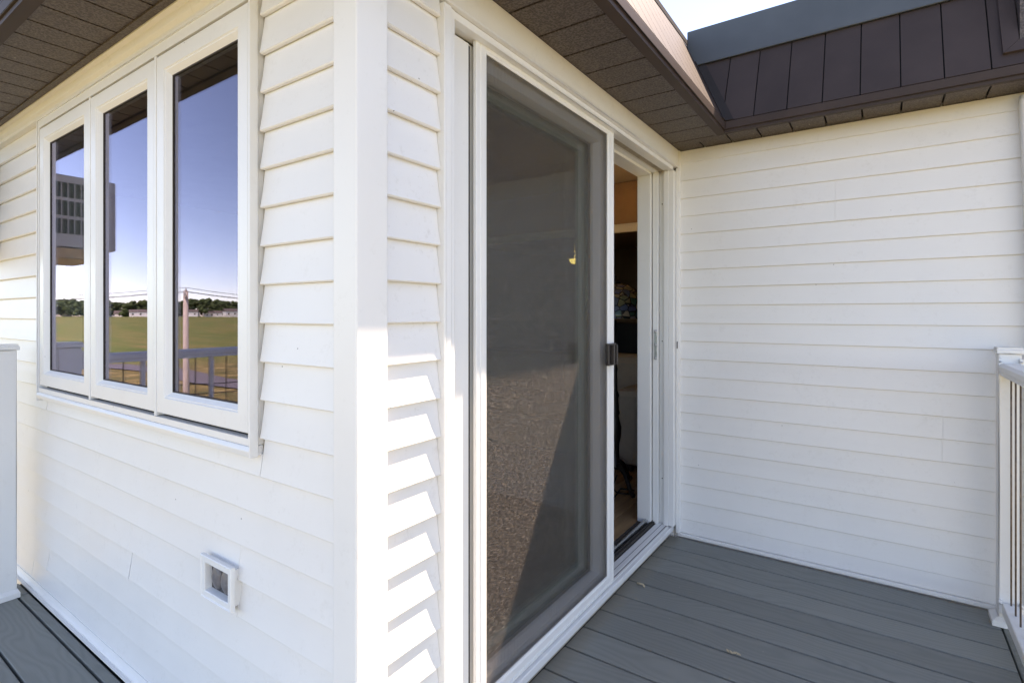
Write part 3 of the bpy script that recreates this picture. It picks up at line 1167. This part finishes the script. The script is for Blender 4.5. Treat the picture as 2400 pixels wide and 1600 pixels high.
# head, stepped
boxes('head', [(-1.0176, -.990, 1.116, 2.984, 2.083, 2.1005), (-.9895, -.962, 1.116, 2.991, 2.079, 2.1003), (-1.0487, -1.0181, 1.116, 3.011, 2.094, 2.124),
               (-1.0800, -1.0492, 1.229, 2.984, 2.080, 2.1235), (-1.165, -1.0805, 1.229, 2.964, 2.066, 2.1225)], 'frame', door, .002)
for i, xx in enumerate((-1.024, -1.034, -1.044)):
    box('track_fin', xx - .0015, xx + .0015, 1.25, 3.0, 2.084, 2.0935, 'jchan', door)
# sill, stepped, with tracks
boxes('sill', [(-.9995, -.975, 1.064, 3.048, .037, .066), (-1.004, -.9905, 1.2285, 2.985, .0665, .0715), (-1.062, -1.0045, 1.2285, 3.010, .02, .074)], 'frame', door, .003)
box('sill_riser', -1.02, -.9996, 1.064, 3.06, .001, .036, 'jchan', door)
box('sill_groove', -1.0310, -1.0290, 2.2, 3.0, .0741, .0746, 'rubber', door)
box('sill_groove', -1.0040, -1.0005, 2.2, 3.0, .0716, .0728, 'rubber', door)
for i, xx in enumerate((-1.072, -1.086)):
    box('track_fin', xx - .003, xx + .003, 1.23, 3.0, .045, .083, 'rubber', door)
box('sill_back', -1.164, -1.0625, 1.2, 3.02, .02, .0695, 'rubber', door)
tube('track_bar', [(-1.112, 1.25, .084), (-1.112, 2.962, .084)], .012, 'metal', door, 12)


def toB(u, z, d):
    return (-1.012 - d, u, z)


pan = ring_mesh('fixed_panel', [(0, .002), (.02, 0), (.85, 0), (.90, .006), (1.0, .024), (1.0, .036), (0, .036)],
                1.165, 2.2556, .076, 2.075, toB, 'frame', door, wid=(.12, .135, .074, .060))
box('gasket', -1.0605, -1.0595, 2.119, 2.1212, .15, 2.015, 'rubber', pan)
box('pane', -1.067, -1.063, 1.284, 2.1215, .149, 2.016, 'doorglass', pan)


def toB2(u, z, d):
    return (-1.084 - d, u, z)


pan2 = ring_mesh('sliding_panel', [(0, 0), (1.0, 0), (1.0, .030), (0, .030)], 1.150, 2.205, .092, 2.06, toB2, 'frame', door, wid=(.10, .10, .09, .075))
box('pane', -1.101, -1.097, 1.249, 2.106, .181, 1.986, 'doorglass', pan2)
# lock keeper on the right jamb
kp = box('lock_keeper', -1.070, -1.054, 2.981, 2.9848, 1.01, 1.18, 'metal', door, .001)
for z in (1.02, 1.095, 1.17):
    lathe('keeper_stud', (-1.062, 2.979, z - .008), [(.003, 0), (.008, .003), (.008, .013), (.003, .016)], 'metal', kp, 12)
for z in (1.90, 1.115, .33):
    tube('screw_hole', [(-1.033, 3.0117, z), (-1.033, 3.0105, z)], .0032, 'gap', door, 10)
box('latch_hook', -.955, -.950, 3.0265, 3.0298, 1.075, 1.115, 'handle', door, .001)

# ================================================================== insect screen door
scr = empty('screen_door', (-.985, 1.735, .072), 'white framed sliding insect screen door with charcoal mesh', 'screen door')


def toS(u, z, d):
    return (-.985 - d, u, z)


SY0, SY1, SZ0, SZ1 = 1.2397, 2.2305, .0722, 2.108
ring_mesh('frame', [(0, .0015), (.002, 0), (.014, 0), (.016, .0025), (.022, .0025), (.024, 0), (.046, 0), (.050, .003), (.055, .004), (.055, .011), (0, .011)],
          SY0, SY1, SZ0, SZ1, toS, 'frame', scr, wid=(1, 1.12, .88, .85))
bm = bmesh.new()
add_box(bm, -.9925, -.9920, SY0 + .05, SY1 - .055, SZ0 + .045, SZ1 - .043)
link('mesh', finish(bm, 'mesh'), 'screen', scr)
hd = boxes('handle', [(-.984, -.966, 2.135, 2.215, 1.046, 1.142)], 'handle', scr, .004)
boxes('handle_pull', [(-.965, -.948, 2.150, 2.160, 1.050, 1.138), (-.9655, -.952, 2.190, 2.200, 1.05, 1.138)], 'handle', hd, .003)


# ================================================================== railings
def railing(label, x0, x1, yp0, yp1, yend, flatY):
    cx = (x0 + x1) / 2
    r = empty('railing', (cx, (yp0 + yp1) / 2, 0), label, 'railing', 'deck railings')
    po = box('post', x0, x1, yp0, yp1, .001, 1.108, 'trim', r, .004)
    # cap
    bm = bmesh.new()
    add_box(bm, x0 - .008, x1 + .008, yp0 - .008, yp1 + .008, 1.1085, 1.126, .003)
    add_prism(bm, [(x0 - .004, yp0 - .004, 1.1262), (x1 + .004, yp0 - .004, 1.1262), (x1 + .004, yp1 + .004, 1.1262), (x0 - .004, yp1 + .004, 1.1262)], (0, 0, .008))
    link('post_cap', finish(bm, 'post_cap'), 'trim', r)
    # skirt at the foot with sloped top
    bm = bmesh.new()
    g = .022
    a = [(x0 - g, yp0 - g), (x1 + g, yp0 - g), (x1 + g, yp1 + g * .3), (x0 - g, yp1 + g * .3)]
    b = [(x0 - .001, yp0 - .001), (x1 + .001, yp0 - .001), (x1 + .001, yp1 + .001), (x0 - .001, yp1 + .001)]
    L = [[bm.verts.new((p[0], p[1], z)) for p in q] for q, z in ((a, .0015), (a, .022), (b, .036))]
    for u, v in zip(L, L[1:]):
        for k in range(4):
            bm.faces.new((u[k], u[(k + 1) % 4], v[(k + 1) % 4], v[k]))
    bm.faces.new(L[0])
    link('post_skirt', finish(bm, 'post_skirt'), 'trim', r)
    w = .033
    prism('top_rail', [(cx - w, yp0 - .004, 1.022), (cx - w, yp0 - .004, 1.036), (cx - w - .004, yp0 - .004, 1.042), (cx - w - .004, yp0 - .004, 1.060), (cx - w + .006, yp0 - .004, 1.071),
                       (cx + w - .006, yp0 - .004, 1.071), (cx + w + .004, yp0 - .004, 1.060), (cx + w + .004, yp0 - .004, 1.042), (cx + w, yp0 - .004, 1.036), (cx + w, yp0 - .004, 1.022)],
          (0, yend - yp0, 0), 'trim', r)
    box('bottom_rail', cx - .026, cx + .026, yend, yp0 - .004, .052, .098, 'trim', r, .004)
    for z in (1.00, .058):
        for s in (-1, 1):
            br = box('bracket', cx + s * .032 - .006, cx + s * .032 + .006, yp0 - .018, yp0 - .0005, z, z + (.09 if z > .5 else .05), 'trim', r, .002)
            tube('screw', [(cx + s * .032, yp0 - .0180, z + (.078 if z > .5 else .04)), (cx + s * .032, yp0 - .0205, z + (.078 if z > .5 else .04))], .004, 'metal', br, 8)
    y = yp0 - .021 if x0 > 0 else yp0 - .10
    sp = .0885
    while y > yend + .02:
        near_flat = any(abs(y - f) < .03 for f in flatY)
        if near_flat:
            box('baluster', cx - .010, cx + .010, y - .011, y + .011, .0985, 1.0215, 'trim', r, .002)
        else:
            tube('baluster_rod', [(cx, y, .0985), (cx, y, 1.0215)], .0032, 'rod', r, 6)
        y -= sp
    return r


railing('white cable railing along the right deck edge beside the plain wall', .395, .465, 2.93, 3.0, -1.5, [2.0, 1.12, .23, -.65])
railing('white cable railing along the left deck edge by the window', -3.292, -3.202, .623, .713, -1.5, [.345, .02, -.34, -.69, -1.05])

# ================================================================== things fixed to the house
# exhaust vent
ev = empty('exhaust_vent', (-1.54, .79, .454), 'small square white exhaust vent low on the window wall', 'vent')


def toV(u, z, d):
    return (u, .760 + d, z)


ring_mesh('hood', [(0, .002), (.002, 0), (.004, .0), (.007, .003), (.020, .003), (.022, .005), (.024, .024), (.018, .024), (.012, .012), (0, .012)], VX0, VX1, VZ0, VZ1, toV, 'frame', ev)
boxes('mounting_box', [(VX0 + .010, VX0 + .016, .7725, .8105, VZ0 + .012, VZ1 - .012), (VX1 - .016, VX1 - .010, .7725, .8105, VZ0 + .012, VZ1 - .012),
                       (VX0 + .0165, VX1 - .0165, .7725, .8105, VZ0 + .010, VZ0 + .0155), (VX0 + .0165, VX1 - .0165, .7725, .8105, VZ1 - .0155, VZ1 - .010)], 'trim', ev)
box('back_plate', VX0 + .017, VX1 - .017, .783, .786, VZ0 + .017, VZ1 - .017, 'handle', ev)
for k, cx in enumerate((-1.566, -1.514)):
    bm = bmesh.new()
    n, mseg = 12, 8
    rows = []
    for i in range(mseg + 1):
        t = i / mseg
        z = VZ1 - .026 - t * .066
        hw = .0245 * (1 - .55 * abs(2 * t - 1) ** 2.6)
        row = []
        for j in range(n + 1):
            q = -1 + 2 * j / n
            row.append(bm.verts.new((cx + q * hw, .7815 - .013 * math.sqrt(max(0, 1 - q * q)) * (1 - .6 * abs(2 * t - 1) ** 2), z)))
        rows.append(row)
    for a, b in zip(rows, rows[1:]):
        for j in range(n):
            bm.faces.new((a[j], a[j + 1], b[j + 1], b[j]))
    ex = bmesh.ops.extrude_face_region(bm, geom=list(bm.faces))
    bmesh.ops.translate(bm, verts=[v for v in ex['geom'] if isinstance(v, bmesh.types.BMVert)], vec=(0, .002, 0))
    link('flap', finish(bm, 'flap'), 'ventflap', ev, True)

# downspout by the right railing
ds = empty('downspout', (.50, 3.02, 0), 'white downspout running down from the eave at the far right', 'downspout')
bm = bmesh.new()
prev = None
for (cx, cy, z) in [(.508, 3.034, ZS - .03), (.508, 3.034, ZS - .06), (.516, 3.030, 1.9), (.530, 3.026, 1.4), (.545, 3.022, .8), (.556, 3.018, .02)]:
    row = []
    for k in range(16):
        a = 2 * math.pi * k / 16
        c_, s_ = math.cos(a), math.sin(a)
        row.append(bm.verts.new((cx + .036 * math.copysign(abs(c_) ** .5, c_), cy + .028 * math.copysign(abs(s_) ** .5, s_), z)))
    if prev:
        for k in range(16):
            bm.faces.new((prev[k], prev[(k + 1) % 16], row[(k + 1) % 16], row[k]))
    else:
        bm.faces.new(row)
    prev = row
bm.faces.new(prev[::-1])
link('pipe', finish(bm, 'pipe'), 'trim', ds, True)
boxes('strap', [(.47, .60, 2.990, 2.9935, 1.0, 1.03)], 'trim', ds)

# air conditioner sticking out of the wall left of the picture, seen mirrored in the window
ac = empty('air_conditioner', (-4.05, .55, 1.653), 'grey beige air conditioner with louvred side, mirrored in the left pane', 'air conditioner')
ab = box('casing', -4.45, -3.88, .252, .781, 1.653, 2.075, 'acgrey', ac, .008)
for rw_ in range(3):
    for i in range(10):
        yy = .70 - i * .031
        z0 = 1.735 + rw_ * .105
        bm = bmesh.new()
        add_prism(bm, [(-3.8795, yy, z0), (-3.8795, yy - .022, z0), (-3.8735, yy - .022, z0), ], (0, 0, .085))
        link('louvre', finish(bm, 'louvre'), 'acdark', ab)
box('side_slot', -3.8798, -3.8775, .315, .325, 1.93, 2.02, 'acdark', ab)
tag(box('wooden_beam', -4.47, -3.87, .30, .779, 1.592, 1.652, 'woodbeam', None, .003), 'raw pine beam under the mirrored air conditioner', 'beam')

# ================================================================== inside the open door
# stained glass floor lamp
LX, LY, LZ = -1.517, 3.449, .0705
fl = empty('floor_lamp', (LX, LY, LZ), 'black iron floor lamp with stained glass shade inside the doorway', 'lamp')
lathe('shade', (LX, LY, LZ), [(.262, 1.17), (.255, 1.20), (.245, 1.245), (.215, 1.30), (.165, 1.355), (.10, 1.395), (.04, 1.415), (.03, 1.41), (.09, 1.385), (.155, 1.345), (.205, 1.29), (.238, 1.235), (.25, 1.18)], 'stained', fl, 40)
lathe('shade_cap', (LX, LY, LZ), [(.045, 1.4155), (.04, 1.425), (.012, 1.435), (.014, 1.46), (.003, 1.475)], 'iron', fl, 16)
lathe('pole', (LX, LY, LZ), [(.05, .14), (.055, .16), (.035, .19), (.028, .25), (.03, .30), (.042, .36), (.044, .42), (.030, .48), (.026, .5), (.034, .52), (.026, .54), (.024, .62), (.030, .64),
                             (.018, .67), (.016, .80), (.020, .82), (.014, .85), (.012, 1.16)], 'iron', fl, 16)
for k in range(3):
    a = math.radians(-35 + 120 * k)
    c_, s_ = math.cos(a), math.sin(a)
    tube('leg', [(LX + c_ * q, LY + s_ * q, LZ + h) for q, h in ((.02, .16), (.07, .165), (.13, .13), (.17, .07), (.20, .025), (.23, .014))], [.022, .02, .017, .014, .013, .016], 'iron', fl, 10)
tag(tube('lamp_cord', [(LX + .03, LY - .03, .17), (LX + .02, LY - .09, .10), (LX + .07, LY - .12, .078), (LX + .16, LY - .08, .078), (LX + .14, LY + .0, .078), (LX + .05, LY - .02, .078), (LX + .09, LY - .22, .078), (LX - .1, LY - .25, .078)],
         .005, 'iron', None, 6), 'black cord curling on the oak floor by the lamp', 'cord')

# sofa
sx, sy = -2.10, 4.02
so = empty('sofa', (sx, sy, .07), 'cream fabric sofa behind the iron floor lamp', 'sofa')
box('base', -3.55, -1.48, 3.86, 4.65, .115, .40, 'sofa', so, .03)
box('arm', -1.70, -1.47, 3.82, 4.70, .125, .70, 'sofa', so, .055)
box('arm', -3.78, -3.55, 3.82, 4.70, .125, .70, 'sofa', so, .055)
box('backrest', -3.54, -1.71, 4.44, 4.70, .40, .90, 'sofa', so, .06)
box('seat_cushion', -2.62, -1.715, 3.84, 4.43, .402, .54, 'sofa', so, .04)
box('seat_cushion', -3.54, -2.63, 3.84, 4.43, .402, .54, 'sofa', so, .04)
box('back_cushion', -2.40, -1.45, 4.20, 4.46, .545, .93, 'sofa', so, .07)
for xx in (-3.6, -1.6):
    for yy in (3.9, 4.6):
        box('foot', xx - .03, xx + .03, yy - .03, yy + .03, .0705, .1245, 'iron', so)
# black panel behind
pnl = empty('black_panel', (-2.3, 5.3, .07), 'large matt black panel standing behind the sofa', 'panel')
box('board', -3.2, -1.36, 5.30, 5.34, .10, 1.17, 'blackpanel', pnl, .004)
for xx in (-3.0, -1.6):
    box('foot', xx - .03, xx + .03, 5.15, 5.45, .0705, .0995, 'blackpanel', pnl)
# small lit pendant lamp
QX, QY, QZ = -1.84, 3.47, 1.635
pl = empty('pendant_lamp', (QX, QY, QZ), 'small glowing bowl lamp hanging in the dark room', 'lamp')
lathe('bowl', (QX, QY, QZ), [(.006, 0), (.026, .006), (.038, .020), (.043, .036), (.040, .036), (.035, .021), (.024, .010), (.004, .006)], 'glow', pl, 20)
lathe('bulb', (QX, QY, QZ), [(.003, .011), (.010, .014), (.012, .021), (.009, .028), (.003, .031)], 'bulb', pl, 12)
tube('rod', [(QX + .0, QY, QZ + .032), (QX, QY, 2.399)], .004, 'iron', pl, 8)

# ================================================================== bits lying on the deck
tag(tube('dry_twig', [(-.945, 2.405, .006), (-.930, 2.400, .010), (-.915, 2.402, .009), (-.905, 2.392, .005)], .004, 'twig', None, 6),
    'pale curled twig lying on the deck by the door sill', 'twig')
bm = bmesh.new()
for k in range(4):
    a = random.random() * 3
    c = Vector((-.475 + k * .012, 2.115 + random.uniform(-.004, .004), .004))
    d = Vector((math.cos(a), math.sin(a), 0)) * .010
    n = Vector((-d.y, d.x, 0)) * .4
    add_prism(bm, [c - d, c + n, c + d, c - n], (0, 0, .004))
tag(link('dry_leaf', finish(bm, 'dry_leaf'), 'twig'), 'crumpled dry leaf fragment lying between the deck boards', 'leaf')
